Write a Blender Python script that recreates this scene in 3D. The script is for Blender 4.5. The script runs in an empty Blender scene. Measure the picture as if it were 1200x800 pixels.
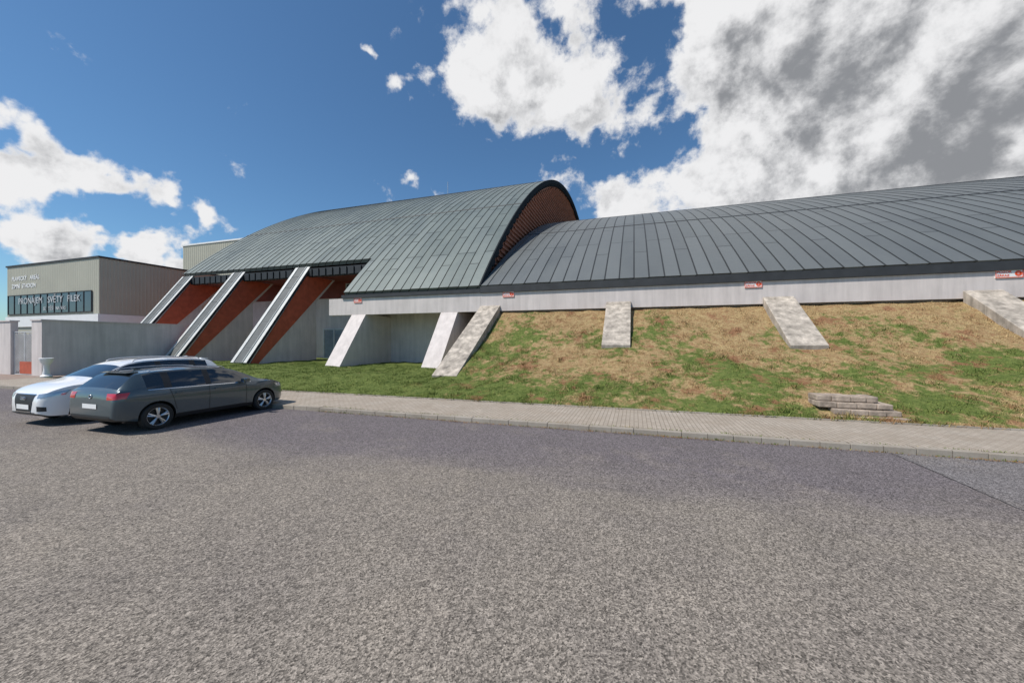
import bpy, bmesh, math, random
import numpy as np
from mathutils import Vector, Matrix
from mathutils.bvhtree import BVHTree
random.seed(7); rng = np.random.default_rng(7)
S = bpy.context.scene; C = S.collection
R = math.radians
S.view_settings.view_transform = 'Standard'; S.view_settings.look = 'None'; S.view_settings.exposure = 0

# ------------------------------------------------------------------ node helpers
class NT:
    def __init__(s, tree): s.t = tree; s.n = tree.nodes; s.l = tree.links
    def put(s, inp, v):
        if isinstance(v, bpy.types.NodeSocket): s.l.new(v, inp)
        elif v is not None:
            if inp.type == 'RGBA' and len(v) == 3: v = (*v, 1)
            inp.default_value = v
    def math(s, op, a, b=None, c=None, clamp=False):
        m = s.n.new('ShaderNodeMath'); m.operation = op; m.use_clamp = clamp
        s.put(m.inputs[0], a); s.put(m.inputs[1], b); s.put(m.inputs[2], c); return m.outputs[0]
    def vmath(s, op, a, b=None, out=0):
        m = s.n.new('ShaderNodeVectorMath'); m.operation = op
        s.put(m.inputs[0], a); s.put(m.inputs[1], b); return m.outputs[out]
    def noise(s, vec, scale, detail=4, rough=.55, dist=0, col=False):
        m = s.n.new('ShaderNodeTexNoise'); s.put(m.inputs['Vector'], vec)
        m.inputs['Scale'].default_value = scale; m.inputs['Detail'].default_value = detail
        m.inputs['Roughness'].default_value = rough; m.inputs['Distortion'].default_value = dist
        return m.outputs['Color' if col else 'Fac']
    def voronoi(s, vec, scale, feature='F1', out='Distance'):
        m = s.n.new('ShaderNodeTexVoronoi'); m.feature = feature; s.put(m.inputs['Vector'], vec)
        m.inputs['Scale'].default_value = scale; return m.outputs[out]
    def mapr(s, v, a, b, c=0., d=1., smooth=False):
        m = s.n.new('ShaderNodeMapRange'); s.put(m.inputs[0], v)
        if smooth: m.interpolation_type = 'SMOOTHSTEP'
        for i, x in enumerate((a, b, c, d)): m.inputs[i+1].default_value = x
        return m.outputs[0]
    def mix(s, f, a, b, mode='MIX'):
        m = s.n.new('ShaderNodeMix'); m.data_type = 'RGBA'; m.blend_type = mode
        s.put(m.inputs[0], f); s.put(m.inputs[6], a); s.put(m.inputs[7], b); return m.outputs[2]
    def pos(s): return s.n.new('ShaderNodeNewGeometry').outputs['Position']
    def sep(s, v):
        m = s.n.new('ShaderNodeSeparateXYZ'); s.put(m.inputs[0], v); return m.outputs
    def comb(s, x, y, z):
        m = s.n.new('ShaderNodeCombineXYZ'); s.put(m.inputs[0], x); s.put(m.inputs[1], y); s.put(m.inputs[2], z); return m.outputs[0]
    def scalev(s, v, sx, sy, sz): return s.vmath('MULTIPLY', v, (sx, sy, sz))
    def bump(s, h, strength=.3, dist=.02):
        m = s.n.new('ShaderNodeBump'); m.inputs['Strength'].default_value = strength
        m.inputs['Distance'].default_value = dist; s.put(m.inputs['Height'], h); return m.outputs[0]

def newmat(name):
    m = bpy.data.materials.new(name); m.use_nodes = True
    t = NT(m.node_tree); b = t.n['Principled BSDF']; return m, t, b

def mat(name, col, rough=.7, metal=0., var=.15, scale=2., bump=.0, bscale=60., coat=0., streak=0., spec=None):
    m, t, b = newmat(name)
    p = t.pos()
    n = t.noise(p, scale, 5)
    f = t.mapr(n, .3, .7, 1-var, 1+var)
    if streak:
        sn = t.noise(t.scalev(p, 3, 3, .25), 1.3, 5, .65)
        f = t.math('MULTIPLY', f, t.mapr(sn, .35, .7, 1, 1-streak))
    cc = t.vmath('SCALE', (*col,), None); cc.node.inputs[3].default_value = 1
    t.l.new(f, cc.node.inputs[3])
    t.put(b.inputs['Base Color'], cc)
    b.inputs['Roughness'].default_value = rough; b.inputs['Metallic'].default_value = metal
    b.inputs['Coat Weight'].default_value = coat
    if spec is not None: b.inputs['Specular IOR Level'].default_value = spec
    if bump: t.put(b.inputs['Normal'], t.bump(t.noise(p, bscale, 3), bump, .01))
    return m

# ------------------------------------------------------------------ materials
M = {}
M['render'] = mat('painted_render', (.66,.60,.57), .85, var=.07, scale=1.2, bump=.25, streak=.2)
M['concrete'] = mat('concrete', (.50,.44,.37), .9, var=.35, scale=2.5, bump=.6, bscale=30, streak=.55)
M['dark_metal'] = mat('dark_metal', (.035,.038,.042), .65, .1, var=.2)
M['trim'] = mat('matt_trim', (.04,.045,.05), .95, 0, var=.2, spec=0.)
M['fin_metal'] = mat('fin_metal', (.48,.49,.48), .55, .1, var=.12)
M['fin_mid'] = mat('fin_mid', (.07,.08,.082), .6, .1, var=.2)
M['eave'] = mat('eave_black', (.022,.025,.028), .6, 0, var=.2)
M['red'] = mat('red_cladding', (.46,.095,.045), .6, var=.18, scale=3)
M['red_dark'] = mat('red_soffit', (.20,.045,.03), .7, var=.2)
M['louvre'] = mat('brown_louvre', (.40,.155,.095), .7, var=.2, spec=.1)
M['glass'] = mat('window_glass', (.035,.045,.055), .06, .0, var=.1, spec=.9)
M['pale_glass'] = mat('pale_glass', (.22,.26,.30), .12, 0, var=.15)
M['frame'] = mat('window_frame', (.55,.56,.57), .5)
M['clad'] = mat('beige_cladding', (.43,.415,.335), .6, .05, var=.06, scale=.5)
M['white'] = mat('white_paint', (.80,.80,.79), .5, var=.04)
M['signred'] = mat('sign_red', (.80,.09,.02), .5, var=.03)
M['rubber'] = mat('rubber', (.02,.02,.02), .8, var=.2)
M['blackplastic'] = mat('black_plastic', (.018,.018,.02), .5, var=.1)
M['tar'] = mat('tar_joint', (.05,.047,.047), .8, var=.3)
M['rim'] = mat('alloy', (.60,.61,.63), .3, .85, var=.05)
M['chrome'] = mat('chrome', (.75,.75,.77), .12, 1, var=.02)
M['carglass'] = mat('car_glass', (.012,.016,.02), .03, 0, var=.05, coat=.5, spec=.9)
M['taillight'] = mat('tail_lens', (.50,.012,.014), .12, 0, var=.1, coat=1)
M['headlight'] = mat('head_lens', (.42,.45,.48), .08, .6, var=.2, coat=1)
M['carpaint'] = mat('grey_car_paint', (.060,.088,.104), .3, .25, var=.03, coat=1)
M['whitepaint'] = mat('white_car_paint', (.82,.82,.82), .3, 0, var=.01, coat=1)
M['block'] = mat('block_stone', (.34,.275,.22), .95, var=.45, scale=5, bump=.8, bscale=25)
M['leaf'] = mat('dry_leaf', (.26,.13,.045), .9, var=.4, scale=20)
M['rail'] = mat('rail_metal', (.55,.56,.57), .35, .7, var=.05)

def roof_mat(name, c1, c2, pitch, plen, metal=.35):
    m, t, b = newmat(name)
    uv = t.n.new('ShaderNodeUVMap'); uv.uv_map = 'UVMap'
    s = t.sep(uv.outputs[0])
    v = t.comb(s[1], s[0], 0.)
    br = t.n.new('ShaderNodeTexBrick'); t.l.new(v, br.inputs['Vector'])
    br.offset = .37; br.offset_frequency = 3; br.squash = 1
    br.inputs['Scale'].default_value = 1; br.inputs['Brick Width'].default_value = plen
    br.inputs['Row Height'].default_value = pitch; br.inputs['Mortar Size'].default_value = .04
    br.inputs['Mortar Smooth'].default_value = .15
    br.inputs['Color1'].default_value = (*c1, 1); br.inputs['Color2'].default_value = (*c2, 1)
    br.inputs['Mortar'].default_value = (c1[0]*.3, c1[1]*.3, c1[2]*.3, 1)
    n = t.noise(t.comb(s[0], t.math('MULTIPLY', s[1], .35), 0.), .55, 6, .65)
    col = t.mix(t.mapr(n, .3, .7, 0, .6), br.outputs['Color'], tuple(x*1.4 for x in c1))
    t.put(b.inputs['Base Color'], t.mix(t.mapr(br.outputs['Fac'], 0, 1, 0, .9), col, br.outputs['Color']))
    b.inputs['Metallic'].default_value = metal
    t.put(b.inputs['Roughness'], t.mapr(n, .3, .7, .42, .6))
    oil = t.noise(uv.outputs[0], 2.2, 2)
    t.put(b.inputs['Normal'], t.bump(oil, .25, .03))
    return m
M['roof_hall'] = roof_mat('zinc_roof_hall', (.115,.138,.13), (.165,.19,.18), .65, 3.6, .2)
M['roof_wing'] = roof_mat('zinc_roof_wing', (.112,.122,.122), (.145,.156,.155), .72, 6., .2)

def asphalt(name, c_near, c_far):
    m, t, b = newmat(name); p = t.pos(); s = t.sep(p)
    big = t.noise(t.scalev(p, .5, 1.2, 1), .35, 4, .6)
    yb = t.math('ADD', s[1], t.math('MULTIPLY', t.math('SUBTRACT', big, .5), 6.))
    band = t.mapr(yb, 4.4, 7.0, 0, 1, True)
    c0 = t.mix(band, c_near, c_far)
    blot = t.noise(p, .7, 6, .7)
    c1 = t.mix(t.mapr(blot, .42, .68, 0, .35), c0, (.115,.102,.097))
    lt = t.noise(t.vmath('ADD', p, (9,4,0)), .5, 6, .7)
    c1 = t.mix(t.mapr(lt, .55, .75, 0, .4), c1, (.28,.24,.195))
    vf = t.n.new('ShaderNodeTexVoronoi'); t.put(vf.inputs['Vector'], p); vf.inputs['Scale'].default_value = 88
    g = t.n.new('ShaderNodeRGBToBW'); t.l.new(vf.outputs['Color'], g.inputs[0])
    g2 = t.n.new('ShaderNodeRGBToBW'); t.l.new(t.voronoi(p, 40, 'F1', 'Color'), g2.inputs[0])
    sp = t.math('MULTIPLY', t.mapr(g.outputs[0], .15, .85, .38, 1.62), t.mapr(g2.outputs[0], .15, .85, .72, 1.28))
    vs = t.vmath('SCALE', c1); t.l.new(sp, vs.node.inputs[3])
    ck = t.voronoi(t.vmath('ADD', p, t.vmath('SCALE', t.noise(p, 1.5, 3, .6, 0, True))), .3, 'DISTANCE_TO_EDGE')
    cm = t.math('MULTIPLY', t.mapr(ck, .0, .005, 1, 0), t.mapr(t.noise(p, .25, 2), .48, .56, 0, .5))
    c4 = t.mix(cm, vs, (.06,.055,.052))
    t.put(b.inputs['Base Color'], c4); b.inputs['Roughness'].default_value = .92
    b.inputs['Specular IOR Level'].default_value = .25
    t.put(b.inputs['Normal'], t.bump(vf.outputs['Distance'], .5, .008)); return m
M['asphalt'] = asphalt('asphalt', (.212,.186,.158), (.140,.123,.127))
M['patch'] = asphalt('asphalt_patch', (.185,.17,.16), (.165,.153,.153))

def paving(name, c1, c2, w, h, rot=False):
    m, t, b = newmat(name); p = t.pos(); s = t.sep(p)
    v = t.comb(s[1], s[0], 0.) if rot else t.comb(s[0], s[1], 0.)
    br = t.n.new('ShaderNodeTexBrick'); t.l.new(v, br.inputs['Vector'])
    br.inputs['Scale'].default_value = 1; br.inputs['Brick Width'].default_value = w
    br.inputs['Row Height'].default_value = h; br.inputs['Mortar Size'].default_value = .008
    br.inputs['Color1'].default_value = (*c1, 1); br.inputs['Color2'].default_value = (*c2, 1)
    br.inputs['Mortar'].default_value = (c1[0]*.3, c1[1]*.28, c1[2]*.25, 1)
    n = t.noise(p, 1.1, 6, .7)
    col = t.mix(t.mapr(n, .35, .75, 0, .75), br.outputs['Color'], (c1[0]*.5, c1[1]*.45, c1[2]*.38))
    mot = t.mix(t.mapr(t.noise(p, 30, 3), .3, .7, 0, .25), col, (c1[0]*1.3, c1[1]*1.3, c1[2]*1.3))
    t.put(b.inputs['Base Color'], mot); b.inputs['Roughness'].default_value = .93
    t.put(b.inputs['Normal'], t.bump(br.outputs['Fac'], -.4, .006)); return m
M['paver'] = paving('pavers', (.41,.355,.295), (.33,.29,.24), .2, .1, True)
M['yardpaver'] = paving('yard_pavers', (.33,.26,.22), (.27,.20,.17), .2, .1)
M['kerb'] = paving('kerbstone', (.37,.33,.28), (.29,.26,.22), 1.0, 3.)

def grassmat(name, blade):
    m, t, b = newmat(name); p = t.pos(); s = t.sep(p)
    n1 = t.noise(p, .42, 5, .6); n2 = t.noise(p, 3.2, 5, .7)
    bias = t.math('ADD', t.mapr(s[2], .3, 3.4, -.05, .055), t.mapr(s[0], -11, -3, -.11, .012))
    d = t.math('ADD', t.math('ADD', t.math('MULTIPLY', n1, .55), t.math('MULTIPLY', n2, .45)), bias)
    dry = t.mapr(d, .455, .54, 0, 1, True)
    green = t.mix(t.mapr(t.noise(p, 6, 4), .3, .7), (.08,.12,.027), (.17,.20,.055))
    straw = t.mix(t.mapr(t.noise(p, 4.5, 5, .7), .35, .65), (.42,.315,.16), (.29,.18,.09))
    col = t.mix(dry, green, straw)
    soil = t.math('MULTIPLY', t.mapr(t.noise(p, 1.1, 5, .7), .56, .64, 0, .85), t.mapr(s[0], -9, -5, 0, 1))
    col = t.mix(soil, col, (.26,.13,.07))
    if blade:
        a = t.n.new('ShaderNodeAttribute'); a.attribute_name = 'rnd'
        vs = t.vmath('SCALE', col); t.l.new(t.mapr(a.outputs['Fac'], 0, 1, .75, 1.55), vs.node.inputs[3]); col = vs
    else:
        vs = t.vmath('SCALE', col); t.l.new(t.mapr(t.noise(p, 22, 4, .7), .3, .7, .55, 1.2), vs.node.inputs[3]); col = vs
        t.put(b.inputs['Normal'], t.bump(t.noise(p, 14, 4, .7), .8, .05))
    t.put(b.inputs['Base Color'], col); b.inputs['Roughness'].default_value = .9
    b.inputs['Specular IOR Level'].default_value = .15
    return m
M['turf'] = grassmat('turf', False); M['blade'] = grassmat('grass_blades', True)

# ------------------------------------------------------------------ mesh helpers
def link(o, parent=None):
    C.objects.link(o)
    if parent: o.parent = parent
    return o
def tag(o, label=None, cat=None, group=None, kind=None):
    for k, v in (('label', label), ('category', cat), ('group', group), ('kind', kind)):
        if v: o[k] = v
    return o
def thing(name, label, cat, loc=(0,0,0), rz=0, group=None):
    o = bpy.data.objects.new(name, None); o.location = loc; o.rotation_euler = (0,0,rz); C.objects.link(o)
    return tag(o, label, cat, group)
class MB:
    def __init__(s): s.v = []; s.f = []
    def add(s, vs, fs):
        k = len(s.v); s.v += [tuple(x) for x in vs]; s.f += [tuple(i+k for i in f) for f in fs]; return s
    def box(s, x0, x1, y0, y1, z0, z1):
        v = [(x,y,z) for z in (z0,z1) for y in (y0,y1) for x in (x0,x1)]
        return s.add(v, [(0,2,3,1),(4,5,7,6),(0,1,5,4),(2,6,7,3),(0,4,6,2),(1,3,7,5)])
    def prism(s, yz, x0, x1):
        n = len(yz); v = [(x0,y,z) for y,z in yz]+[(x1,y,z) for y,z in yz]
        f = [tuple(range(n)), tuple(range(2*n-1, n-1, -1))] + [(i, i+n, (i+1)%n+n, (i+1)%n) for i in range(n)]
        return s.add(v, f)
    def lathe(s, prof, c=(0,0,0), n=24, axis='z'):
        vs = []
        for r, h in prof:
            for i in range(n):
                a = 2*math.pi*i/n; p = (r*math.cos(a), r*math.sin(a), h)
                if axis == 'x': p = (h, r*math.cos(a), r*math.sin(a))
                vs.append((p[0]+c[0], p[1]+c[1], p[2]+c[2]))
        fs = [(j*n+i, j*n+(i+1)%n, (j+1)*n+(i+1)%n, (j+1)*n+i) for j in range(len(prof)-1) for i in range(n)]
        return s.add(vs, fs)
    def tube(s, pts, r, n=8):
        pts = [Vector(p) for p in pts]; vs = []
        for i, p in enumerate(pts):
            d = (pts[min(i+1,len(pts)-1)]-pts[max(i-1,0)]).normalized()
            a = d.orthogonal().normalized() if i == 0 else (a - d*a.dot(d)).normalized()
            b2 = d.cross(a)
            vs += [p + (a*math.cos(2*math.pi*k/n)+b2*math.sin(2*math.pi*k/n))*r for k in range(n)]
        fs = [(j*n+i, j*n+(i+1)%n, (j+1)*n+(i+1)%n, (j+1)*n+i) for j in range(len(pts)-1) for i in range(n)]
        fs += [tuple(range(n-1,-1,-1)), tuple(range((len(pts)-1)*n, len(pts)*n))]
        return s.add(vs, fs)
    def build(s, name, m, parent=None, smooth=False, bevel=0, recalc=True):
        me = bpy.data.meshes.new(name); me.from_pydata(s.v, [], s.f)
        if recalc or bevel:
            bm = bmesh.new(); bm.from_mesh(me)
            if bevel:
                es = [e for e in bm.edges if len(e.link_faces) == 2 and e.calc_face_angle(0) > .6]
                bmesh.ops.bevel(bm, geom=es, offset=bevel, segments=2, affect='EDGES', profile=.6)
            bmesh.ops.recalc_face_normals(bm, faces=bm.faces); bm.to_mesh(me); bm.free()
        me.materials.append(m)
        if smooth:
            me.polygons.foreach_set('use_smooth', [True]*len(me.polygons)); me.set_sharp_from_angle(angle=R(35))
        o = bpy.data.objects.new(name, me); return link(o, parent)

def text_obj(name, txt, size, loc, rot, m, parent, ext=.01, align='LEFT', bold=0.):
    cu = bpy.data.curves.new(name, 'FONT'); cu.body = txt; cu.size = size; cu.extrude = ext; cu.align_x = align
    cu.align_y = 'CENTER'; cu.offset = bold
    o = bpy.data.objects.new(name, cu); C.objects.link(o)
    bpy.context.view_layer.update()
    dg = bpy.context.evaluated_depsgraph_get()
    me = bpy.data.meshes.new_from_object(o.evaluated_get(dg))
    bpy.data.objects.remove(o)
    me.materials.clear(); me.materials.append(m)
    o = bpy.data.objects.new(name, me); o.location = loc; o.rotation_euler = rot; link(o, parent); return o

# ------------------------------------------------------------------ ground
def sheet(name, x0, x1, y0, y1, z, m, kind='structure'):
    me = bpy.data.meshes.new(name); me.from_pydata([(x0,y0,z),(x1,y0,z),(x1,y1,z),(x0,y1,z)], [], [(0,1,2,3)])
    me.materials.append(m); o = link(bpy.data.objects.new(name, me)); tag(o, kind=kind); return o
M['field'] = mat('field', (.10,.13,.045), 1, var=.3, scale=.05)
sheet('ground', -900, 900, -900, 900, -.03, M['field'])
sheet('road', -90, 90, -70, 8.95, 0, M['asphalt'])
def ragged(pts, seg=.12, amp=.012):
    out = []
    for a, c in zip(pts, pts[1:]+pts[:1]):
        n = max(1, int(math.dist(a,c)/seg))
        out += [(a[0]+(c[0]-a[0])*i/n+random.gauss(0,amp), a[1]+(c[1]-a[1])*i/n+random.gauss(0,amp)) for i in range(n)]
    return out
pp = ragged([(4.62,5.4),(9.5,5.9),(14,6.3),(14,8.90),(4.62,8.90)])
me = bpy.data.meshes.new('road_patch'); me.from_pydata([(x,y,.004) for x,y in pp], [], [tuple(range(len(pp)))]); me.materials.append(M['patch'])
tag(link(bpy.data.objects.new('road_patch', me)), kind='structure')
jl = [(4.6+random.gauss(0,.008), 3.9+i*.1) for i in range(51)]
me = bpy.data.meshes.new('road_joint'); me.from_pydata([(x-.003-random.random()*.006,y,.008) for x,y in jl]+[(x+.003+random.random()*.008,y,.008) for x,y in jl], [], [(i,i+1,52+i,51+i) for i in range(50)])
me.materials.append(M['tar']); tag(link(bpy.data.objects.new('road_joint', me)), kind='structure')
b = MB(); x = -31
while x < 60: b.box(x,x+.992,8.95+random.uniform(-.006,.006),9.1,-.1,.12+random.uniform(-.006,.004)); x += 1.
o = b.build('kerb', M['kerb'], bevel=.015); tag(o, kind='structure')
b = MB(); b.box(-31,60,9.1,11.42,-.1,.118); o = b.build('sidewalk', M['paver']); tag(o, kind='structure')
b = MB(); b.box(-31,60,11.42,11.5,-.1,.15); o = b.build('sidewalk_edging', M['kerb']); tag(o, kind='structure')
b = MB(); b.box(-90,-31,8.95,60,-.1,.11); o = b.build('yard', M['yardpaver']); tag(o, kind='structure')

def sm(t): t = np.clip(t,0,1); return t*t*(3-2*t)
def gz(X, Y):
    X = np.asarray(X, float); Y = np.asarray(Y, float)
    mp = np.interp(Y, [11.5,12.5,14.5,16.76,18.5,20,20.6], [.12,.40,.98,1.80,2.78,3.70,3.8])
    ml = np.interp(Y, [11.5,12.5,14.5,16.76,18.5,20,20.6], [.12,.30,.60,1.70,2.70,3.70,3.8])
    lp = np.interp(Y, [11.5,14.5,17.5,27], [.12,.55,.64,.68])
    t = sm((X+7.8)/5); z = ml*(1-t)+mp*t
    z = np.where(X < -7.8, lp, z)
    z = z + .05*np.sin(X*1.3+Y*.7)*np.sin(Y*1.1-X*.4)*sm((Y-11.5)/1.5)*sm((20-Y)/1.5+.2) + .025*np.sin(X*4.1+1)*np.sin(Y*3.7)*sm((Y-11.5)/.5)
    z = z - .5*sm((-28.5-X)/2.5)*(Y < 30)
    return z
xs = np.unique(np.concatenate([np.arange(-31,-7.8,.25), [-7.8,-7.79], np.arange(-7.7,60,.25)])); ys = np.arange(11.5,27.1,.2)
XX, YY = np.meshgrid(xs, ys); ZZ = gz(XX, YY)
ZZ = ZZ + rng.normal(0, .010, ZZ.shape)*(YY > 11.6)
nx, ny = len(xs), len(ys)
V = np.stack([XX.ravel(), YY.ravel(), ZZ.ravel()], 1).tolist()
F = [(j*nx+i, j*nx+i+1, (j+1)*nx+i+1, (j+1)*nx+i) for j in range(ny-1) for i in range(nx-1) if not (xs[i] > -7.8 and ys[j] > 20.3)]
me = bpy.data.meshes.new('grass_bank'); me.from_pydata(V, [], F); me.materials.append(M['turf'])
me.polygons.foreach_set('use_smooth', [True]*len(me.polygons))
o = link(bpy.data.objects.new('grass_bank', me)); tag(o, kind='structure')

def blades(n, x0, x1, y0, y1, hmin, hmax, wid, zfix=None):
    cx = rng.uniform(x0,x1,n); cy = rng.uniform(y0,y1,n)
    cl = np.sin(cx*3.1+np.sin(cy*2.3)*2)*np.sin(cy*3.7+np.sin(cx*1.9)*2)
    keep = rng.random(n) < .6+.4*cl; cx = cx[keep]; cy = cy[keep]; cl = cl[keep]
    bad = np.zeros(len(cx), bool)
    for bx in (-7.8,-.75,6.24,13.2): bad |= (abs(cx-bx) < .6) & (cy > (14.6 if bx < -5 else 16.8))
    bad |= (cx < -7.8) & (cy > 19.6) & (cx > -20)
    bad |= (cx > 4.5) & (cx < 6.2) & (cy < 12.1) & (cy > 11.7)
    cx = cx[~bad]; cy = cy[~bad]; cl = cl[~bad]; n = len(cx)
    z = gz(cx, cy) if zfix is None else np.full(n, zfix); h = rng.uniform(hmin,hmax,n)*(1+.5*cl); a = rng.uniform(0, 2*np.pi, n); w = wid*rng.uniform(.6,1.3,n)
    lean = rng.normal(0,.6,(n,2))*h[:,None]
    dx = np.cos(a)*w; dy = np.sin(a)*w
    P = np.empty((n,3,3)); P[:,0] = np.stack([cx-dx,cy-dy,z-.01],1); P[:,1] = np.stack([cx+dx,cy+dy,z-.01],1)
    P[:,2] = np.stack([cx+lean[:,0],cy+lean[:,1],z+h],1)
    return P
def tufts(n, x0, x1, y0, y1):
    out = []
    for _ in range(n):
        cx, cy = random.uniform(x0,x1), random.uniform(y0,y1); r = random.uniform(.08,.3)
        out.append(blades(60, cx-r, cx+r, cy-r, cy+r, .04, .12, .013))
    return np.concatenate(out)
P = np.concatenate([blades(280000,-9,22,11.5,20,.015,.05,.010), blades(110000,-30,-7.8,11.5,20.5,.02,.055,.011), blades(5000,-28,22,11.55,19.8,.07,.14,.012), blades(9000,-28,22,11.4,11.62,.05,.13,.012),
     tufts(200,-8,20,11.7,19.6), blades(500,4.3,6.6,11.5,11.75,.06,.16,.013), blades(2500,-9,16,8.93,8.96,.02,.06,.01,.0), blades(1800,-9,16,9.085,9.11,.01,.04,.008,.118)])
n = len(P); me = bpy.data.meshes.new('grass'); me.vertices.add(n*3); me.vertices.foreach_set('co', P.ravel())
me.loops.add(n*3); me.loops.foreach_set('vertex_index', np.arange(n*3)); me.polygons.add(n)
me.polygons.foreach_set('loop_start', np.arange(n)*3); me.update(calc_edges=True)
at = me.attributes.new('rnd', 'FLOAT', 'POINT'); at.data.foreach_set('value', np.repeat(rng.random(n), 3))
me.materials.append(M['blade']); o = link(bpy.data.objects.new('grass', me)); tag(o, 'patchy green and straw coloured grass on the bank', 'grass', kind='stuff')

n = 3200; q = MB()
for i in range(n):
    x = random.uniform(-9,14); y = 8.94-abs(random.gauss(0,.07))-.004
    if random.random() > .35+.65*max(0, math.sin(x*1.7)*math.sin(x*.6+1)): continue
    r = random.uniform(.006,.022); a = random.random()*6; z = random.uniform(.009,.018)
    q.add([(x+r*math.cos(a+k*1.6)*(1 if k%2 else .6), y+r*math.sin(a+k*1.6)*(1 if k%2 else .6), z+random.uniform(0,.01)) for k in range(4)], [(0,1,2,3)])
o = q.build('leaf_litter', M['leaf'], recalc=False); tag(o, 'brown leaf litter gathered along the kerb', 'leaves', kind='stuff')

# ------------------------------------------------------------------ roofs
def prof_hall(d):
    par = 5.3 + .994*d - .0146*d*d
    q2 = 42.65**2-(34-d)**2
    cir = -20.45+math.sqrt(max(q2, 0))
    return .75*par+.25*cir
def prof_wing(d): return 5.3+.655*d-.00885*d*d
def make_roof(name, prof, d0, d1, x0, x1, pitch, m, parent, thick=.3, n=60, rib=.03):
    ds = [d0+(d1-d0)*i/n for i in range(n+1)]
    P = [(20+d-.12, prof(d)) for d in ds]; arc = [0]
    for i in range(n): arc.append(arc[-1]+math.dist(P[i], P[i+1]))
    Nn = []
    for i in range(n+1):
        a = P[max(i-1,0)]; c = P[min(i+1,n)]; t = (c[0]-a[0], c[1]-a[1]); L = math.hypot(*t); Nn.append((-t[1]/L, t[0]/L))
    vs = []; uv = []; fs = []
    for i in range(n+1):
        for x in (x0, x1):
            vs.append((x, P[i][0], P[i][1])); uv.append((x, arc[i]))
    k = len(vs)
    for i in range(n+1):
        for x in (x0, x1):
            vs.append((x, P[i][0]-Nn[i][0]*thick, P[i][1]-Nn[i][1]*thick)); uv.append((x+.3, arc[i]+.3))
    for i in range(n):
        a = 2*i; fs.append((a, a+1, a+3, a+2)); fs.append((k+a, k+a+2, k+a+3, k+a+1))
        fs.append((a, a+2, k+a+2, k+a)); fs.append((a+1, k+a+1, k+a+3, a+3))
    fs.append((0, k, k+1, 1)); fs.append((2*n, 2*n+1, k+2*n+1, k+2*n))
    x = math.ceil(x0/pitch)*pitch
    while x < x1:
        b0 = len(vs)
        for i in range(n+1):
            for dx, hh in ((-.012,-.01),(-.009,rib),(.009,rib),(.012,-.01)):
                vs.append((x+dx, P[i][0]+Nn[i][0]*hh, P[i][1]+Nn[i][1]*hh)); uv.append((x, arc[i]))
        for i in range(n):
            for j in range(3):
                a = b0+4*i+j; fs.append((a, a+1, a+5, a+4))
        fs.append((b0, b0+1, b0+2, b0+3))
        x += pitch
    me = bpy.data.meshes.new(name); me.from_pydata(vs, [], fs)
    ul = me.uv_layers.new(name='UVMap'); idx = np.zeros(len(me.loops), int); me.loops.foreach_get('vertex_index', idx)
    ul.data.foreach_set('uv', np.array(uv)[idx].ravel())
    me.materials.append(m); return link(bpy.data.objects.new(name, me), parent)

hall = thing('arched_hall', 'tall arched sports hall with zinc roof, brown louvred end and red sided ribs', 'hall', (-23,30,0))
bpy.context.view_layer.update(); hinv = hall.matrix_world.inverted()
def H(o): o.matrix_parent_inverse = hinv; return o
XE = -8.4
H(make_roof('roof', prof_hall, 0, 68, -18, XE, .65, M['roof_hall'], hall))
H(make_roof('roof', prof_hall, 2.75, 68, -38, -18.001, .65, M['roof_hall'], hall))
def battens(name, prof, dd, x0, x1, m, par):
    q = MB()
    for d in dd:
        y = 20+d-.12; z = prof(d); y2 = 20+d+.04-.12; z2 = prof(d+.04)
        q.add([(x0,y,z+.01),(x1,y,z+.01),(x1,y2,z2+.045),(x0,y2,z2+.045),(x0,y2+.05,z2+.03),(x1,y2+.05,z2+.03)], [(0,1,2,3),(3,2,5,4)])
    return q.build(name, m, par)
H(battens('roof_joint', prof_hall, (8.5, 19.), -38, XE, M['dark_metal'], hall))
ds = [i*68/90 for i in range(91)]
q = MB()
def off(prof, d, k):
    e = .05; t = (2*e, prof(d+e)-prof(d-e)) if 0 < d < 67.9 else ((e, prof(min(d+e,68))-prof(min(d+e,68)-e)))
    L = math.hypot(*t); return (20-.12+d+t[1]/L*k, prof(d)-t[0]/L*k)
dt_ = [i*68/180 for i in range(181)]
for i in range(180):
    a, c = dt_[i], dt_[i+1]; k = .60 if i % 2 else .44
    q.prism([off(prof_hall,a,.28), off(prof_hall,c,.28), off(prof_hall,c,k), off(prof_hall,a,k)], XE-.2, XE-.04)
H(q.build('arch_trim', M['trim'], hall))
q = MB()
for i in range(90):
    a, c = ds[i], ds[i+1]
    q.prism([off(prof_hall,a,-.06), off(prof_hall,c,-.06), off(prof_hall,c,.32), off(prof_hall,a,.32)], XE+.002, XE+.05)
H(q.build('verge_strip', M['trim'], hall))
def endpoly(prof, k, zlow, dmin=.4):
    pts = [off(prof, max(d_,dmin), k) for d_ in ds if dmin <= d_ <= 68-dmin]
    return [(pts[0][0], zlow)] + pts + [(pts[-1][0], zlow)]
H(MB().prism(endpoly(prof_hall, .31, .3), XE-.6, XE-.3).build('end_wall', M['louvre'], hall))
H(MB().prism(endpoly(prof_hall, .4, .3, 6.5), -37.7, -37.4).build('end_wall', M['louvre'], hall))
q = MB(); z = 6.
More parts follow.
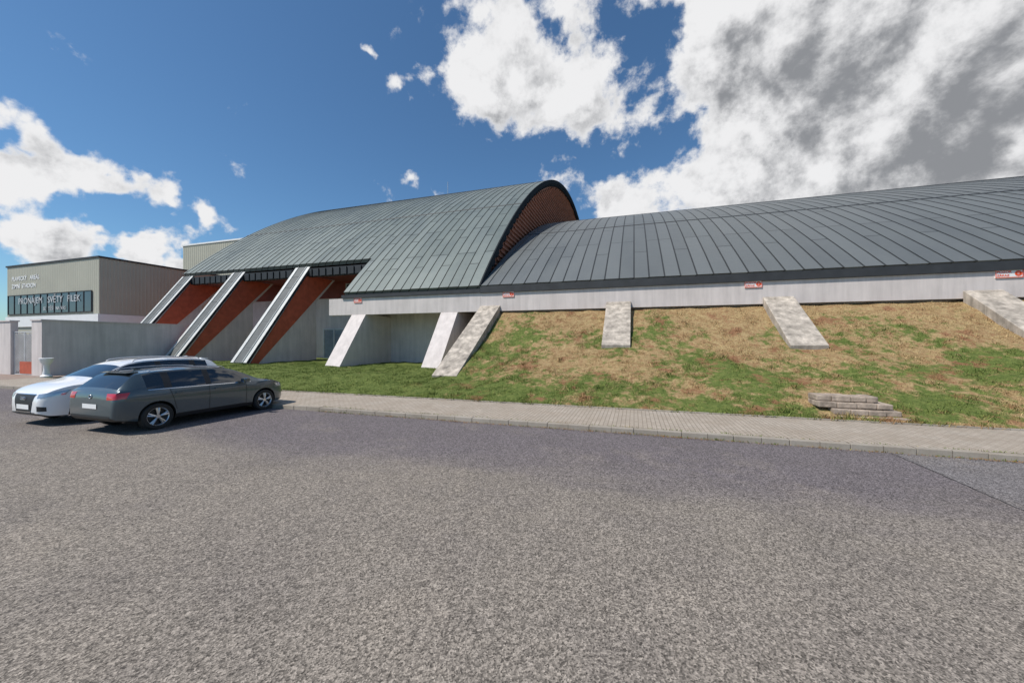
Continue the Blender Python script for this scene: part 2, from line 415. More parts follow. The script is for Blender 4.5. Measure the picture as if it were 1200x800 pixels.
while z < 21.5:
    inside = [d_ for d_ in ds if off(prof_hall, d_, .6)[1] > z]
    if inside: q.add([(XE-.3,20+inside[0]+.4,z),(XE-.3,20+inside[-1]-.4,z),(XE-.2,20+inside[-1]-.4,z+.05),(XE-.2,20+inside[0]+.4,z+.05),(XE-.3,20+inside[-1]-.4,z+.26),(XE-.3,20+inside[0]+.4,z+.26)], [(0,1,2,3),(3,2,4,5)])
    z += .36
H(q.build('louvre_slats', M['louvre'], hall))
H(MB().box(-19.3,XE-.003,20,20.35,3.82,4.9).build('beam', M['render'], hall, bevel=.012))
H(MB().box(-18.2,XE-.003,19.9,20.3,4.905,5.12).build('fascia', M['dark_metal'], hall))
H(MB().box(-19.2,XE-.003,20.353,22.6,4.1,4.8).build('soffit', M['render'], hall))
H(MB().box(-17.9,XE+.0,22.6,22.9,.3,4.8).build('recessed_wall', M['render'], hall))
for c in (-16.9,-10.4):
    H(MB().prism([(17.6,.2),(17.6,.45),(19.98,3.82),(22.6,3.82),(22.6,.2)], c-.55, c+.55).build('buttress', M['render'], hall, bevel=.015))
H(MB().box(-37.6,-18,22.55,22.9,7.05,7.68).build('eave_fascia', M['eave'], hall))
q = MB(); x = -37.5
while x < -18.2: q.box(x, x+.5, 22.46, 22.548, 7.08, 7.62); x += .65
H(q.build('eave_panels', M['eave'], hall))
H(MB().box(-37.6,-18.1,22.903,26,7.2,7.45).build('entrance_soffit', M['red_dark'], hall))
H(MB().prism([(20.1,4.92),(22.7,7.2),(26,7.2),(26,.5),(22.91,.5),(22.91,4.85)], -18.2, -17.95).build('cheek_wall', M['render'], hall))
H(MB().box(-37.6,-18.0,26.0,26.3,.3,7.4).build('back_wall', M['render'], hall))
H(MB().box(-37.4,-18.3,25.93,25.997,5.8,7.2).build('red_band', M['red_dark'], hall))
def win(parent_thing, inv, name, x0, x1, y, z0, z1, nx, nz, fm, gm, t=.06):
    q = MB(); q.box(x0,x1,y-.06,y,z0,z0+t); q.box(x0,x1,y-.06,y,z1-t,z1)
    for i in range(nx+1):
        x = x0+(x1-x0-t)*i/nx; q.box(x,x+t,y-.058,y,z0+t,z1-t)
    for j in range(1,nz):
        z = z0+(z1-z0)*j/nz; q.box(x0+t,x1-t,y-.055,y,z-t/2,z+t/2)
    w = q.build(name, fm, parent_thing); w.matrix_parent_inverse = inv
    MB().box(x0+.02,x1-.02,y-.02,y-.004,z0+.02,z1-.02).build('pane', gm, w)
    return w
win(hall, hinv, 'door', -25.6, -23.3, 25.93, .62, 3.2, 2, 1, M['frame'], M['pale_glass'], .1)
win(hall, hinv, 'window', -23.2, -18.5, 25.92, 4.9, 7.0, 5, 2, M['frame'], M['glass'], .08)
win(hall, hinv, 'window', -23.0, -18.6, 25.93, .9, 3.6, 4, 2, M['frame'], M['pale_glass'], .08)
for c in (-24.3,-31.1,-37.3):
    f = H(MB().prism([(17.75,.3),(17.75,.72),(22.5,7.5),(25.3,7.2),(18.55,.3)], c-.5, c+.5).build('rib', M['render'], hall))
    dy, dz = 4.99, 7.08; L = math.hypot(dy,dz); ny_, nz_ = -dz/L, dy/L
    def pt(u, k): return (17.72+dy*u+ny_*k, .66+dz*u+nz_*k)
    MB().prism([pt(0,0), pt(0,.14), pt(1.0,.14), pt(1.0,0)], c-.74, c+.68).build('metal_cover', M['fin_metal'], f)
    q = MB(); 
    for u in range(8): q.prism([pt(u/8+.002,.141), pt(u/8+.002,.16), pt(u/8+.123,.16), pt(u/8+.123,.141)], c-.38, c+.34)
    q.build('seam_panel', M['fin_mid'], f)
    q = MB().prism([pt(.0,.142), pt(.0,.2), pt(1,.2), pt(1,.142)], c-.42, c-.39); q.prism([pt(.0,.142), pt(.0,.2), pt(1,.2), pt(1,.142)], c+.35, c+.38)
    q.build('cover_rail', M['fin_metal'], f)
    MB().prism([pt(.0,-.02), pt(.0,.139), pt(1,.139), pt(1,-.02)], c+.682, c+.70).build('edge_strip', M['trim'], f)
    for sgn in (-1, 1):
        x = c+sgn*.503; MB().prism([(17.95,.6),(22.5,7.2),(25.0,7.15),(18.5,.6)], min(x,x+sgn*.05), max(x,x+sgn*.05)).build('red_side_panel', M['red'], f)
    H(MB().prism([(18.5,.3),(18.56,.42),(23.4,5.35),(23.4,.3)], c-.4, c+.47).build('rib_wall', M['render'], hall))
H(MB().tube([(-21,40,19.2),(-21,40,21.)], .04).build('antenna', M['rail'], hall))

wing = thing('vaulted_wing', 'long low vaulted wing with dark seamed metal roof above grassy bank', 'hall', (18,30,0))
bpy.context.view_layer.update(); winv = wing.matrix_world.inverted()
def W(o): o.matrix_parent_inverse = winv; return o
W(make_roof('roof', prof_wing, 0, 74, XE+.07, 45, .72, M['roof_wing'], wing, rib=.02))
W(battens('roof_joint', prof_wing, (9.5, 20.), XE+.07, 45, M['dark_metal'], wing))
W(MB().box(XE+.01,45,19.9,20.3,4.88,5.24).build('fascia', M['dark_metal'], wing))
W(MB().box(XE,45,20,20.38,3.82,4.875).build('beam', M['render'], wing, bevel=.012))
W(MB().box(XE+.02,45,20.383,20.8,.1,4.87).build('front_wall', M['render'], wing))
ds2 = [i*74/60 for i in range(61)]
pts = [(20+d, prof_wing(d)-.4) for d in ds2 if 1.5 < d < 72.5]
W(MB().prism([(pts[0][0],.1)]+pts+[(pts[-1][0],.1)], 44.5, 44.8).build('end_wall', M['render'], wing))
W(MB().box(XE+.02,44.5,93.2,93.4,.1,5).build('rear_wall', M['render'], wing))
for i, bx in enumerate((-7.8,-.75,6.24,13.2,20.2,27.2)):
    y0 = 14.5 if i == 0 else 16.75
    zt = lambda y: 4.15-(.64 if i == 0 else .675)*(20-y)
    W(MB().prism([(y0,zt(y0)),(19.995,zt(19.995)),(19.995,2.6 if i else 0),(y0+.5,zt(y0)-1.2),(y0+.12,zt(y0)-.7 if i else -.1)], bx-.6, bx+.6).build('buttress', M['concrete'], wing, bevel=.02))

# ------------------------------------------------------------------ signs on the beam
slabels = ['small red and white warning sign on the beam beside the entrance, farthest left',
           'small red and white warning sign on the beam above the long first concrete buttress',
           'small red and white warning sign left of the third concrete buttress on the grass',
           'small red and white warning sign above the last buttress at the far right']
for lab, sx, sw in zip(slabels, (-16.95,-6.7,5.25,13.95), (.60,.66,.70,.80)):
    t = thing('warning_sign', lab, 'sign', (sx,19.97,4.75), 0)
    MB().box(-sw/2,sw/2,-.008,.03,-.16,.16).build('panel', M['white'], t)
    q = MB(); 
    for (a,c_,e,g) in ((-sw/2,sw/2,.135,.16),(-sw/2,sw/2,-.16,-.135),(-sw/2,-sw/2+.025,-.135,.135),(sw/2-.025,sw/2,-.135,.135)): q.box(a,c_,-.014,-.0085,e,g)
    q.build('border', M['signred'], t)
    text_obj('lettering', 'POZOR', .125, (-sw/2+.04,-.012,.065), (R(90),0,0), M['signred'], t, .002, bold=.003)
    text_obj('lettering', 'ZÁKAZ', .11, (-sw/2+.04,-.012,-.07), (R(90),0,0), M['signred'], t, .002, bold=.003)
    q = MB(); q.lathe([(.045,-.012),(.105,-.012),(.105,-.016),(.045,-.016)], n=20)
    q.v = [(x+sw/2-.14, zz, y) for x,y,zz in q.v]; q.box(sw/2-.21,sw/2-.07,-.016,-.0125,-.015,.015); q.build('pictogram', M['signred'], t)

# ------------------------------------------------------------------ block wall on the bank
t = MB()
for r_ in range(4):
    z0 = .06+r_*.155; x = 4.5+.14*max(0,3-r_)+(.14 if r_%2 else 0); xe = 6.45-.12*r_-(.12 if r_ == 3 else 0)
    while x < xe-.1:
        w = min(random.uniform(.32,.44), xe-x); j = random.uniform(-.03,.03)
        if not (r_ == 3 and x > 5.9): t.box(x+.003, x+w-.004, 11.70+.12*r_+j, 12.6, z0, z0+.152+random.uniform(-.02,.002))
        x += w
o = t.build('block_wall', M['block'], bevel=.024); tag(o, 'small retaining wall of weathered tan stone blocks set into the grass bank', 'wall')

# ------------------------------------------------------------------ left walls, gate, pedestal
w = thing('boundary_wall', 'plain pale rendered wall behind the parked cars', 'wall', (-32.6,15,0))
bpy.context.view_layer.update(); inv = w.matrix_world.inverted()
def K(o, i_): o.matrix_parent_inverse = i_; return o
K(MB().box(-32.75,-32.45,12.2,21.5,0,3.3).build('wall', M['render'], w), inv)
K(MB().box(-32.8,-32.4,12.15,21.5,3.303,3.38).build('coping', M['render'], w), inv)
K(MB().box(-33.5,-32.753,12.2,12.5,0,3.3).build('return_wall', M['render'], w), inv)
K(MB().box(-33.55,-32.803,12.15,12.55,3.303,3.38).build('coping', M['render'], w), inv)
w = thing('gate_wall', 'pale rendered wall end left of the lattice gate', 'wall', (-40,12.3,0))
bpy.context.view_layer.update(); inv = w.matrix_world.inverted()
K(MB().box(-60,-35.8,12.2,12.5,0,3.3).build('wall', M['render'], w), inv)
K(MB().box(-60,-35.75,12.15,12.55,3.303,3.38).build('coping', M['render'], w), inv)
g = thing('gate', 'pale lattice gate with a low red panel between pale walls', 'gate', (-34.65,12.35,.1))
q = MB()
for x in (-1.12,0,1.06): q.box(x,x+.06,-.03,.03,0,2.6)
for z in (0.02,2.55): q.box(-1.06,1.06,-.028,.028,z,z+.05)
q.build('frame', M['frame'], g)
q = MB()
for x0, x1 in ((-1.06,0.),(.06,1.06)):
    for i in range(-10, 20):
        for sgn in (1,-1):
            a = (x0, .1+i*.2 + (0 if sgn > 0 else 1.)); c = (x1, a[1]+sgn*(x1-x0)*1.2)
            pts = []
            for u in np.linspace(0,1,9):
                xx = a[0]+(c[0]-a[0])*u; zz = a[1]+(c[1]-a[1])*u
                if .06 < zz < 2.55: pts.append((xx, -.01*sgn, zz))
            if len(pts) > 1: q.tube(pts, .02, 4)
q.build('lattice', M['frame'], g)
MB().box(-.45,1.05,-.04,-.032,.08,.8).build('red_panel', M['red'], g)
MB().box(.03,.14,-.08,-.04,1.05,1.08).build('handle', M['rail'], g)
pd = thing('pedestal_bowl', 'white pedestal bowl standing in front of the pale wall end', 'planter', (-31.2,11.9,.11))
MB().lathe([(0,0),(.22,0),(.24,.06),(.15,.14),(.12,.4),(.13,.66),(.17,.74)], n=20).build('pedestal', M['white'], pd, smooth=True)
MB().lathe([(.15,.72),(.24,.86),(.28,1.05),(.26,1.07),(.2,.95),(0,.9)], n=20).build('bowl', M['white'], pd, smooth=True)

# ------------------------------------------------------------------ left buildings
def corr(q, p0, p1, z0, z1, pitch=.28, dep=.05):
    p0 = Vector(p0); p1 = Vector(p1); L = (p1-p0).length; d = (p1-p0)/L; nrm = Vector((d.y, -d.x))
    pts = []; s_ = 0
    while s_ < L:
        for f_, k in ((0,0),(.55,0),(.65,dep),(.9,dep)):
            if s_+f_*pitch < L: pts.append(p0+d*(s_+f_*pitch)+nrm*k)
        s_ += pitch
    pts.append(p1); n = len(pts)
    q.add([(p.x,p.y,z0) for p in pts]+[(p.x,p.y,z1) for p in pts], [(i,i+1,n+i+1,n+i) for i in range(n-1)])
bd = thing('clad_building', 'flat roofed building in beige ribbed cladding with lettering and banner windows', 'building', (-52,28,0))
bpy.context.view_layer.update(); inv = bd.matrix_world.inverted()
K(MB().box(-59.2,-44.3,20,36,0,9.4).build('wall', M['clad'], bd), inv)
q = MB(); corr(q, (-59.2,19.98), (-44.28,19.98), 4.55, 9.4, .28, .011); corr(q, (-44.28,19.98), (-44.28,36), 4.55, 9.4, .28, .011)
K(q.build('cladding', M['clad'], bd, recalc=False), inv)
K(MB().box(-59.3,-44.2,19.9,36.1,9.403,9.55).build('parapet', M['dark_metal'], bd), inv)
q = MB().box(-59.25,-44.22,19.88,19.975,3.5,4.5); q.box(-44.28,-44.2,19.975,36,3.5,4.5)
K(q.build('plinth_band', M['white'], bd), inv)
win(bd, inv, 'banner_window', -58.9, -45.2, 19.94, 4.7, 6.6, 12, 1, M['dark_metal'], M['glass'], .07)
def T(words, s_, z, name, y=19.955, m='white', bold=0.): 
    for txt, x in words:
        o = text_obj(name, txt, s_, (x,y,z), (R(90),0,0), M[m], bd, .006, 'LEFT', bold); o.matrix_parent_inverse = inv
T([('PRONÁJEM',-56.9),('SVĚTY',-51.9),('FILEK',-48.8)], .84, 5.95, 'banner_lettering', 19.872, 'frame')
T([('SE',-52.6),('TĚŠÍ',-51.8),('NA',-50.6),('VÁS',-49.8)], .45, 5.15, 'banner_lettering', 19.872, 'frame')
T([('PLAVECKÝ',-58.3),('AREÁL',-55.1)], .56, 8.2, 'wall_lettering', bold=.012); T([('ZIMNÍ',-58.3),('STADION',-56.5)], .56, 7.45, 'wall_lettering', bold=.012)
bd = thing('beige_block', 'tall beige ribbed block rising behind the left end of the arched roof', 'building', (-67,50,0))
bpy.context.view_layer.update(); inv = bd.matrix_world.inverted()
K(MB().box(-75.5,-56,45,58,0,18.8).build('wall', M['clad'], bd), inv)
q = MB(); corr(q, (-75.5,44.97), (-56,44.97), 3, 18.8, .5, .03); K(q.build('cladding', M['clad'], bd, recalc=False), inv)
K(MB().box(-75.6,-55.9,44.85,58.1,18.803,19.05).build('parapet', M['white'], bd), inv)

# ------------------------------------------------------------------ cars
def car(name, label, loc, rz, paint, audi=False, group=None, sz=1.):
    root = thing(name, label, 'car', loc, rz, group); root.scale = (1,1,sz)
    L = 4.34
    def itp(xs_, ys_):
        def f(s): return float(np.mean([np.interp(s+d_, xs_, ys_) for d_ in (-.05,-.025,0,.025,.05)])) if .12 < s < L-.12 else float(np.interp(s, xs_, ys_))
        return f
    ZT = itp([0,.02,.06,.12,.40,.52,1.03,1.63,2.23,2.62,2.82,3.40,3.56,3.93,4.14,4.26,4.32,4.34],
             [.74,.96,1.05,1.11,1.40,1.455,1.495,1.51,1.49,1.435,1.36,1.065,1.03,.965,.895,.81,.70,.60])
    ZB = itp([0,.06,.3,.6,3.9,4.2,4.34],[.40,.33,.27,.2,.2,.22,.30])
    WW = itp([0,.02,.06,.15,.4,.85,1.93,3.43,3.88,4.07,4.22,4.30,4.34],[.77,.83,.865,.89,.902,.905,.90,.905,.885,.84,.75,.65,.54])
    BE = itp([0,.5,3.0,4.34],[1.045,1.02,.97,.9])
    def sec(s):
        zt, zb, w = ZT(s), ZB(s), WW(s)
        cab = min(1, max(0, (zt-1.06)/.41)); be = min(BE(s), zt-.06)
        Hh = be-zb; rw = (w*.86)*(1-cab)+.62*cab
        p7 = (w*.945, be+.022*(cab**.5)); p10 = (rw, zt-.04)
        bul = .02*cab
        p8 = ((p7[0]+p10[0])/2+bul, (p7[1]+p10[1])/2); p9 = (p7[0]+(p10[0]-p7[0])*.92+bul*.3, p7[1]+(p10[1]-p7[1])*.92)
        return [(0,zb),(w*.8,zb),(w*.945,zb+.05*Hh),(w*.975,zb+.16*Hh),(w*.985,zb+.4*Hh),(w*1.0,zb+.66*Hh),(w*.985,zb+.84*Hh),(w*.955,be),p7,p8,p9,p10,(rw*.7,zt-.014),(rw*.35,zt-.003),(0,zt)]
    brk = [0,.01,.02,.04,.06,.09,.12,.40,.52,.60,.95,1.03,1.11,1.88,1.95,2.02,2.62,2.82,2.95,3.12,3.36,3.40,3.56,4.07,4.14,4.2,4.26,4.30,4.32,4.34]
    st = sorted(set(brk)); ex = []
    for a, c in zip(st, st[1:]):
        k = max(1, int((c-a)/.085)); ex += [a+(c-a)*i/k for i in range(k)]
    st = ex+[L]
    ring = []
    for s in st:
        h = sec(s); pts = [(x,z) for x,z in h] + [(-x,z) for x,z in h[-2:0:-1]]
        ring.append([(x, s-L/2, z) for x,z in pts])
    nr = len(ring[0]); NH = 15
    vs = [p for r_ in ring for p in r_]; fs = []; mi = []
    for i in range(len(st)-1):
        smid = (st[i]+st[i+1])/2
        for j in range(nr):
            fs.append((i*nr+j, i*nr+(j+1)%nr, (i+1)*nr+(j+1)%nr, (i+1)*nr+j))
            jj = j if j < NH-1 else nr-1-j; side = 0 if j < NH-1 else 1
            k = 0
            if jj >= 11 and 2.82 < smid < 3.37: k = 1
            elif jj >= 11 and .12 < smid < .52: k = 2
            elif jj in (8,9) and .60 < smid < 3.12:
                if smid < .95 or 1.11 < smid < 1.88 or 2.02 < smid: k = 3
                else: k = (20 if smid < 1.5 else 22)+side
            elif 3 <= jj <= 6 and 1.03 < smid < 1.95: k = 5+side
            elif 3 <= jj <= 6 and 1.95 < smid < 2.95: k = 7+side
            elif jj <= 1: k = 9
            elif jj == 2 and .6 < smid < 3.9: k = 9
            mi.append(k)
    fs.append(tuple(range(nr))[::-1]); mi.append(0); fs.append(tuple((len(st)-1)*nr+j for j in range(nr))); mi.append(0)
    bvh = BVHTree.FromPolygons([Vector(v) for v in vs], fs)
    me = bpy.data.meshes.new('tmp'); me.from_pydata(vs, [], fs)
    for k in range(24): me.materials.append(paint)
    me.polygons.foreach_set('material_index', mi)
    bm = bmesh.new(); bm.from_mesh(me); bmesh.ops.recalc_face_normals(bm, faces=bm.faces); bm.to_mesh(me); bm.free()
    body = bpy.data.objects.new('tmp', me); C.objects.link(body)
    RW, FW, WR = .80, 3.52, .33
    q = MB()
    for ws in (RW, FW):
        for sg in (-1,1):
            pr = [(.0001, sg*.52),(.375, sg*.52),(.375, sg*1.2),(.0001, sg*1.2)]
            q.lathe(pr, (0, ws-L/2, WR+.015), 40, 'x')
    cut = q.build('cut', paint)
    bm = bmesh.new(); bm.from_mesh(cut.data); bmesh.ops.remove_doubles(bm, verts=bm.verts, dist=.001); bmesh.ops.recalc_face_normals(bm, faces=bm.faces); bm.to_mesh(cut.data); bm.free()
    md = body.modifiers.new('b','BOOLEAN'); md.object = cut; md.operation = 'DIFFERENCE'; md.solver = 'EXACT'
    bpy.context.view_layer.update(); dg = bpy.context.evaluated_depsgraph_get()
    rme = bpy.data.meshes.new_from_object(body.evaluated_get(dg))
    bpy.data.objects.remove(body); bpy.data.objects.remove(cut)
    bm0 = bmesh.new(); bm0.from_mesh(rme)
    for f in bm0.faces:
        c = f.calc_center_median(); 
        for ws in (RW, FW):
            if math.hypot(c.y-(ws-L/2), c.z-WR-.015) < .376 and abs(c.x) < .97 and c.z < .75:
                if abs(f.normal.x) > .9 and abs(c.x) < .54 or abs(f.normal.x) < .3: f.material_index = 9
    def ext(name, idxs, m, split=None):
        bm = bm0.copy(); bmesh.ops.delete(bm, geom=[f for f in bm.faces if f.material_index not in idxs], context='FACES')
        if split is not None:
            bmesh.ops.delete(bm, geom=[f for f in bm.faces if not split(f.calc_center_median())], context='FACES')
        if not bm.faces: bm.free(); return None
        for f in bm.faces: f.material_index = 0; f.smooth = True
        me2 = bpy.data.meshes.new(name); bm.to_mesh(me2); bm.free(); me2.materials.append(m); me2.set_sharp_from_angle(angle=R(32))
        return link(bpy.data.objects.new(name, me2), root)
    ext('body', (0,), paint)
    ext('windscreen', (1,), M['carglass']); ext('rear_window', (2,), M['carglass'])
    for sg in (-1,1):
        for a, c in ((.5,1.0),(1.05,1.93),(1.98,3.3)):
            ext('side_window', (3,), M['carglass'], lambda p, a=a, c=c, sg=sg: p.x*sg > 0 and a < p.y+L/2 < c)
    for k in (20,21,22,23): ext('pillar_trim', (k,), M['blackplastic'])
    ext('underbody', (9,), M['blackplastic'])
    doors = [ext('door', (k,), paint) for k in (5,6,7,8)]
    bm0.free()
    def patch(corners, direction, off_=.006, nu=8, nv=5):
        P4 = [Vector(p) for p in corners]; D = Vector(direction).normalized(); q = MB(); g = []
        for j in range(nv+1):
            for i in range(nu+1):
                u, v = i/nu, j/nv
                p = (P4[0]*(1-u)+P4[1]*u)*(1-v)+(P4[3]*(1-u)+P4[2]*u)*v
                h = bvh.ray_cast(p-D*3, D)
                g.append((h[0]-D*off_) if h[0] is not None else p)
        q.add(g, [(j*(nu+1)+i, j*(nu+1)+i+1, (j+1)*(nu+1)+i+1, (j+1)*(nu+1)+i) for j in range(nv) for i in range(nu)])
        return q
    y = lambda s: s-L/2
    for sg in (-1,1):
        dr = (-sg*.75, .66, 0)
        patch([(sg*.58,y(.02),.84),(sg*.9,y(.20),.86),(sg*.9,y(.26),1.0),(sg*.58,y(.02),.99)], dr, .008, 12, 5).build('taillight', M['taillight'], root, smooth=True)
        dr = (-sg*.62, -.78, 0)
        patch([(sg*.50,y(4.27),.66),(sg*.86,y(3.95),.73),(sg*.84,y(3.82),.84),(sg*.50,y(4.26),.75)], dr, .008, 12, 5).build('headlight', M['headlight'], root, smooth=True)
        patch([(sg*.56,y(4.32),.36),(sg*.72,y(4.18),.36),(sg*.72,y(4.18),.46),(sg*.56,y(4.32),.48)], (0,-1,0), .006, 5, 3).build('fog_lamp_intake', M['blackplastic'], root, smooth=True)
        q = MB()
        for s0 in (1.95,2.95):
            k = patch([(sg,y(s0-.006),.33),(sg,y(s0+.006),.33),(sg,y(s0+.006),.985 if s0 < 2.9 else .96),(sg,y(s0-.006),.985 if s0 < 2.9 else .96)], (-sg,0,0), .003, 1, 14); q.add(k.v, k.f)
        k = patch([(sg,y(1.19),.45),(sg,y(1.202),.45),(sg,y(1.06),.99),(sg,y(1.048),.99)], (-sg,0,0), .003, 1, 14); q.add(k.v, k.f)
        k = patch([(sg,y(1.19),.325),(sg,y(2.95),.325),(sg,y(2.95),.337),(sg,y(1.19),.337)], (-sg,0,0), .003, 20, 1); q.add(k.v, k.f)
        q.build('door_gap', M['blackplastic'], root)
        patch([(sg,y(.62),1.01),(sg,y(3.1),.964),(sg,y(3.1),.977),(sg,y(.62),1.023)], (-sg,0,0), .005, 26, 1).build('window_trim', M['chrome'], root)
        for di, s0 in ((0,1.25),(2,2.17)):
            d_ = doors[di+(0 if sg > 0 else 1)]
            h = bvh.ray_cast(Vector((sg*3,y(s0),.87)), Vector((-sg,0,0)))[0]
            MB().box(min(h.x,h.x+sg*.028),max(h.x,h.x+sg*.028),y(s0)-.09,y(s0)+.09,.865,.895).build('handle', paint, d_, smooth=True, bevel=.008)
        mx = MB().box(sg*.86-.05,sg*.86+.05,y(2.83),y(2.88),.975,1.005)
        mm = MB().box(min(sg*.90,sg*1.07),max(sg*.90,sg*1.07),y(2.77),y(2.93),.975,1.105).build('wing_mirror', paint, root, smooth=True, bevel=.035)
        mx.build('mirror_foot', M['blackplastic'], mm)
        MB().box(min(sg*.92,sg*1.05),max(sg*.92,sg*1.05),y(2.762),y(2.768),.995,1.085).build('mirror_glass', M['chrome'], mm)
        pts = [(sg*.60, y(s), ZT(s)+(-.02 if s in (.75,2.52) else .018)) for s in (.75,.82,1.0,1.4,1.8,2.2,2.45,2.52)]
        MB().tube(pts, .013).build('roof_rail', M['rail'], root, smooth=True)
        for ws in (RW, FW):
            cx = sg*.80
            prof_t = [(.225,-.10),(.30,-.105),(.323,-.085),(.33,-.04),(.33,.04),(.323,.085),(.30,.105),(.225,.10)]
            wh = MB().lathe(prof_t, (0,0,0), 40, 'x').build('wheel', M['rubber'], root, smooth=True); wh.location = (cx,y(ws),WR)
            q = MB().lathe([(.228,-.1),(.235,.1*sg+0),(.222,.1*sg),(.21,.085*sg),(.205,.0)], (0,0,0), 40, 'x')
            for k in range(5):
                a = 2*math.pi*k/5+.3
                for da in (-.13,.13):
                    p0 = Vector((sg*.085, .05*math.cos(a), .05*math.sin(a))); p1 = Vector((sg*.075, .215*math.cos(a+da), .215*math.sin(a+da)))
                    q.tube([p0, (p0+p1)/2+Vector((sg*.008,0,0)), p1], .022, 6)
            q.lathe([(.0,.095*sg),(.045,.095*sg),(.055,.075*sg),(.055,.05*sg)], (0,0,0), 20, 'x')
            q.build('rim', M['rim'], wh, smooth=True)
            MB().lathe([(0,.03*sg),(.205,.03*sg)], (0,0,0), 30, 'x').build('brake_disc', M['blackplastic'], wh)
    patch([(-.26,y(0),.62),(.26,y(0),.62),(.26,y(0),.73),(-.26,y(0),.73)], (0,1,0), .012, 4, 2).build('number_plate', M['white'], root)
    patch([(-.27,y(4.32),.40),(.27,y(4.32),.40),(.27,y(4.32),.51),(-.27,y(4.32),.51)], (0,-1,0), .02, 6, 2).build('number_plate', M['white'], root)
    gz0, gz1 = (.34,.75) if audi else (.50,.69)
    gr = patch([(-.32 if audi else -.4,y(4.32),gz0),(.32 if audi else .4,y(4.32),gz0),(.44,y(4.32),gz1),(-.44,y(4.32),gz1)], (0,-1,0), .009, 10, 6).build('grille', M['blackplastic'], root, smooth=True)
    q = MB()
    for zz in (gz0,gz1):
        hw = .40 if zz < .6 else .46
        if audi and zz < .6: hw = .33
        k = patch([(-hw,y(4.32),zz-.008),(hw,y(4.32),zz-.008),(hw,y(4.32),zz+.008),(-hw,y(4.32),zz+.008)], (0,-1,0), .014, 10, 1); q.add(k.v, k.f)
    q.build('grille_trim', M['chrome'], gr)
    patch([(-.5,y(4.32),.29),(.5,y(4.32),.29),(.5,y(4.32),.33),(-.5,y(4.32),.33)], (0,-1,0), .007, 10, 2).build('air_intake', M['blackplastic'], root)
    patch([(-.72,y(0),.36),(.72,y(0),.36),(.72,y(0),.46),(-.72,y(0),.46)], (0,1,0), .007, 14, 2).build('bumper_trim', M['blackplastic'], root)
    h = bvh.ray_cast(Vector((0,3,.66)), Vector((0,-1,0)))[0]
    q = MB()
    for cxx in ((-.075,-.025,.025,.075) if audi else (0,)):
        rr = .036 if audi else .045
        q.tube([(cxx+rr*math.cos(a), h.y+.022, .65+rr*math.sin(a)) for a in np.linspace(0, 2*math.pi, 17)], .006, 6)
    q.build('emblem', M['chrome'], root)
    h = bvh.ray_cast(Vector((0,-3,.9)), Vector((0,1,0)))[0]
    MB().tube([(.045*math.cos(a), h.y-.01, .9+.045*math.sin(a)) for a in np.linspace(0,2*math.pi,17)], .008, 6).build('rear_emblem', M['chrome'], root)
    MB().prism([(y(.80),ZT(.80)),(y(.73),ZT(.75)+.055),(y(.77),ZT(.77)+.06),(y(.95),ZT(.95))], -.015, .015).build('antenna_fin', paint, root)
    MB().prism([(y(.40),1.43),(y(.39),1.445),(y(.62),ZT(.62)+.004),(y(.62),ZT(.62)-.03)], -.50, .50).build('spoiler', paint, root, bevel=.006)
    return root
car('parked_car', 'dark grey estate car with red tail lights, parked nose to the kerb', (-11.72,7.3,0), 0, M['carpaint'], group='cars parked by the kerb', sz=.945)
car('parked_car', 'white estate car parked facing out, half hidden behind the dark grey car', (-14.45,7.3,0), math.pi, M['whitepaint'], audi=True, group='cars parked by the kerb', sz=1.06)

# ------------------------------------------------------------------ camera, sun, sky
cam = bpy.data.cameras.new('Camera'); cam.lens = 13.2; cam.sensor_width = 36; cam.clip_end = 3000; cam.clip_start = .05
co = bpy.data.objects.new('Camera', cam); C.objects.link(co); co.location = (0,0,2.1); co.rotation_euler = (R(90),0,R(18.0)); S.camera = co
sd = Vector((-.42,-.40,.81)).normalized()
sl = bpy.data.lights.new('Sun','SUN'); sl.energy = 4.7; sl.angle = R(.5); sl.color = (1,.94,.86)
so = bpy.data.objects.new('Sun', sl); C.objects.link(so); so.rotation_euler = sd.to_track_quat('Z','Y').to_euler()
w = bpy.data.worlds.new('World'); S.world = w; w.use_nodes = True
t = NT(w.node_tree); t.n.clear()
sky = t.n.new('ShaderNodeTexSky'); sky.sky_type = 'NISHITA'; sky.sun_disc = False
sky.sun_elevation = math.asin(sd.z); sky.sun_rotation = math.atan2(sd.x, sd.y); sky.air_density = 1.0; sky.dust_density = .4; sky.ozone_density = 3.
tc = t.n.new('ShaderNodeTexCoord').outputs['Generated']
dirn = t.vmath('NORMALIZE', tc)
n1 = t.noise(dirn, 6.5, 4, .6, 0, True)
pert = t.vmath('SCALE', t.vmath('SUBTRACT', n1, (.5,.5,.5))); pert.node.inputs[3].default_value = .22
dd = t.vmath('NORMALIZE', t.vmath('ADD', dirn, pert))
F_ = 440.; rt = Vector((.951,.309,0)); fw = Vector((-.309,.951,0))
def blobsum(bl, base=0.):
    acc = None
    for px, py, r, wt in bl:
        a = (px-600)/F_; b_ = (400-py)/F_; v = rt*a+fw+Vector((0,0,b_)); c2 = 1/v.length_squared; v.normalize()
        ang = r/F_*math.sqrt(c2)*((1+c2**.5)/2); k = 1/(1-math.cos(ang))
        dt = t.vmath('DOT_PRODUCT', dd, tuple(v), 1)
        e = t.math('EXPONENT', t.math('MULTIPLY_ADD', dt, k, -k))
        acc = t.math('MULTIPLY_ADD', e, wt, acc if acc is not None else base)
    return acc
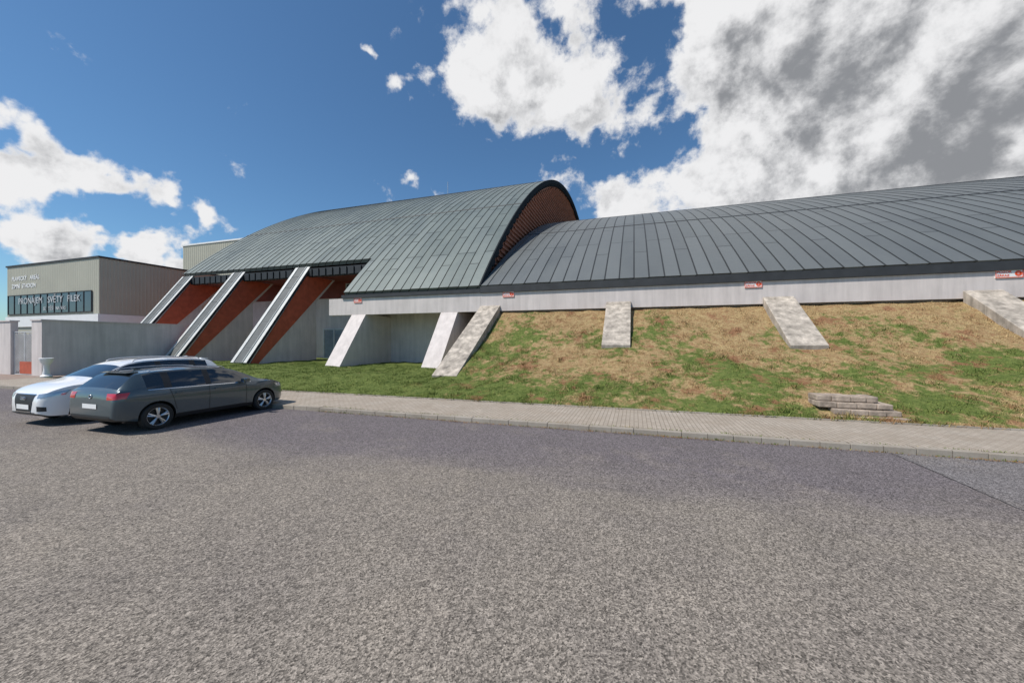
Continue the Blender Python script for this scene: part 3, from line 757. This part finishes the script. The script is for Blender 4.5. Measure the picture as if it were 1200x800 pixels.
cover = blobsum([(585,30,90,.65),(560,105,50,.45),(640,120,60,.65),(705,140,50,.5),(870,10,90,.55),(860,110,90,.7),(1000,60,180,.75),(1150,120,200,.75),
                 (1000,200,70,.6),(880,235,55,.75),(720,245,38,.75),(790,225,50,.55),(1350,60,300,.9),(900,-220,260,.7),(1130,230,70,.4),(740,0,60,.25),
                 (760,60,48,-.55),(800,165,40,-.45),(700,195,25,-.3),
                 (50,190,34,.85),(120,212,32,.85),(190,238,28,.8),(262,255,24,.75),(-20,195,50,.9),(15,290,34,1.1),(85,292,26,1.0),(165,302,24,1.),(225,305,20,.8),
                 (432,78,11,.62),(465,112,18,.5),(492,207,13,.6),(515,218,12,.5),
                 (2400,200,400,.8),(-1800,0,500,.8)], 0.)
fb = t.noise(dirn, 8., 9, .62, .1); fb2 = t.noise(dirn, 24., 6, .62)
dens = t.math('ADD', cover, t.math('MULTIPLY', t.math('SUBTRACT', fb, .5), 2.4))
dens = t.math('ADD', dens, t.math('MULTIPLY', t.math('SUBTRACT', fb2, .5), .7))
mask = t.mapr(dens, .30, .70, 0, 1, True)
dark = blobsum([(1100,80,190,.6),(950,100,90,.3),(1180,150,110,.3),(620,60,40,.25),(150,245,30,.4),(60,225,30,.4),(30,300,30,.4),(880,20,70,.3)], 0.)
# clouds are greyer where the mass above them is dense: compare with the density a little towards the sun
fbs = t.noise(t.vmath('NORMALIZE', t.vmath('ADD', dirn, (-.02,-.02,.05))), 8., 6, .62, .1)
rel = t.math('MULTIPLY', t.math('SUBTRACT', fbs, fb), 3.2)
dk = t.math('ADD', t.math('MULTIPLY', dark, .75), t.math('ADD', rel, t.math('MULTIPLY', t.math('SUBTRACT', t.noise(dirn, 4.5, 6, .6, .3), .5), 1.6)))
thick = t.mapr(dens, .45, .95, 0, 1, True)
shade = t.math('MULTIPLY', t.mapr(dk, -.2, .9, 0, 1, True), thick)
ccol = t.mix(shade, (.86,.86,.87), (.27,.28,.30))
bg1 = t.n.new('ShaderNodeBackground'); bg1.inputs[1].default_value = .115
t.put(bg1.inputs[0], t.mix(1., sky.outputs[0], (.64,.88,1.0), 'MULTIPLY'))
bg2 = t.n.new('ShaderNodeBackground'); bg2.inputs[1].default_value = 1.; t.put(bg2.inputs[0], ccol)
mx = t.n.new('ShaderNodeMixShader'); t.put(mx.inputs[0], mask); t.l.new(bg1.outputs[0], mx.inputs[1]); t.l.new(bg2.outputs[0], mx.inputs[2])
wo = t.n.new('ShaderNodeOutputWorld'); t.l.new(mx.outputs[0], wo.inputs[0])
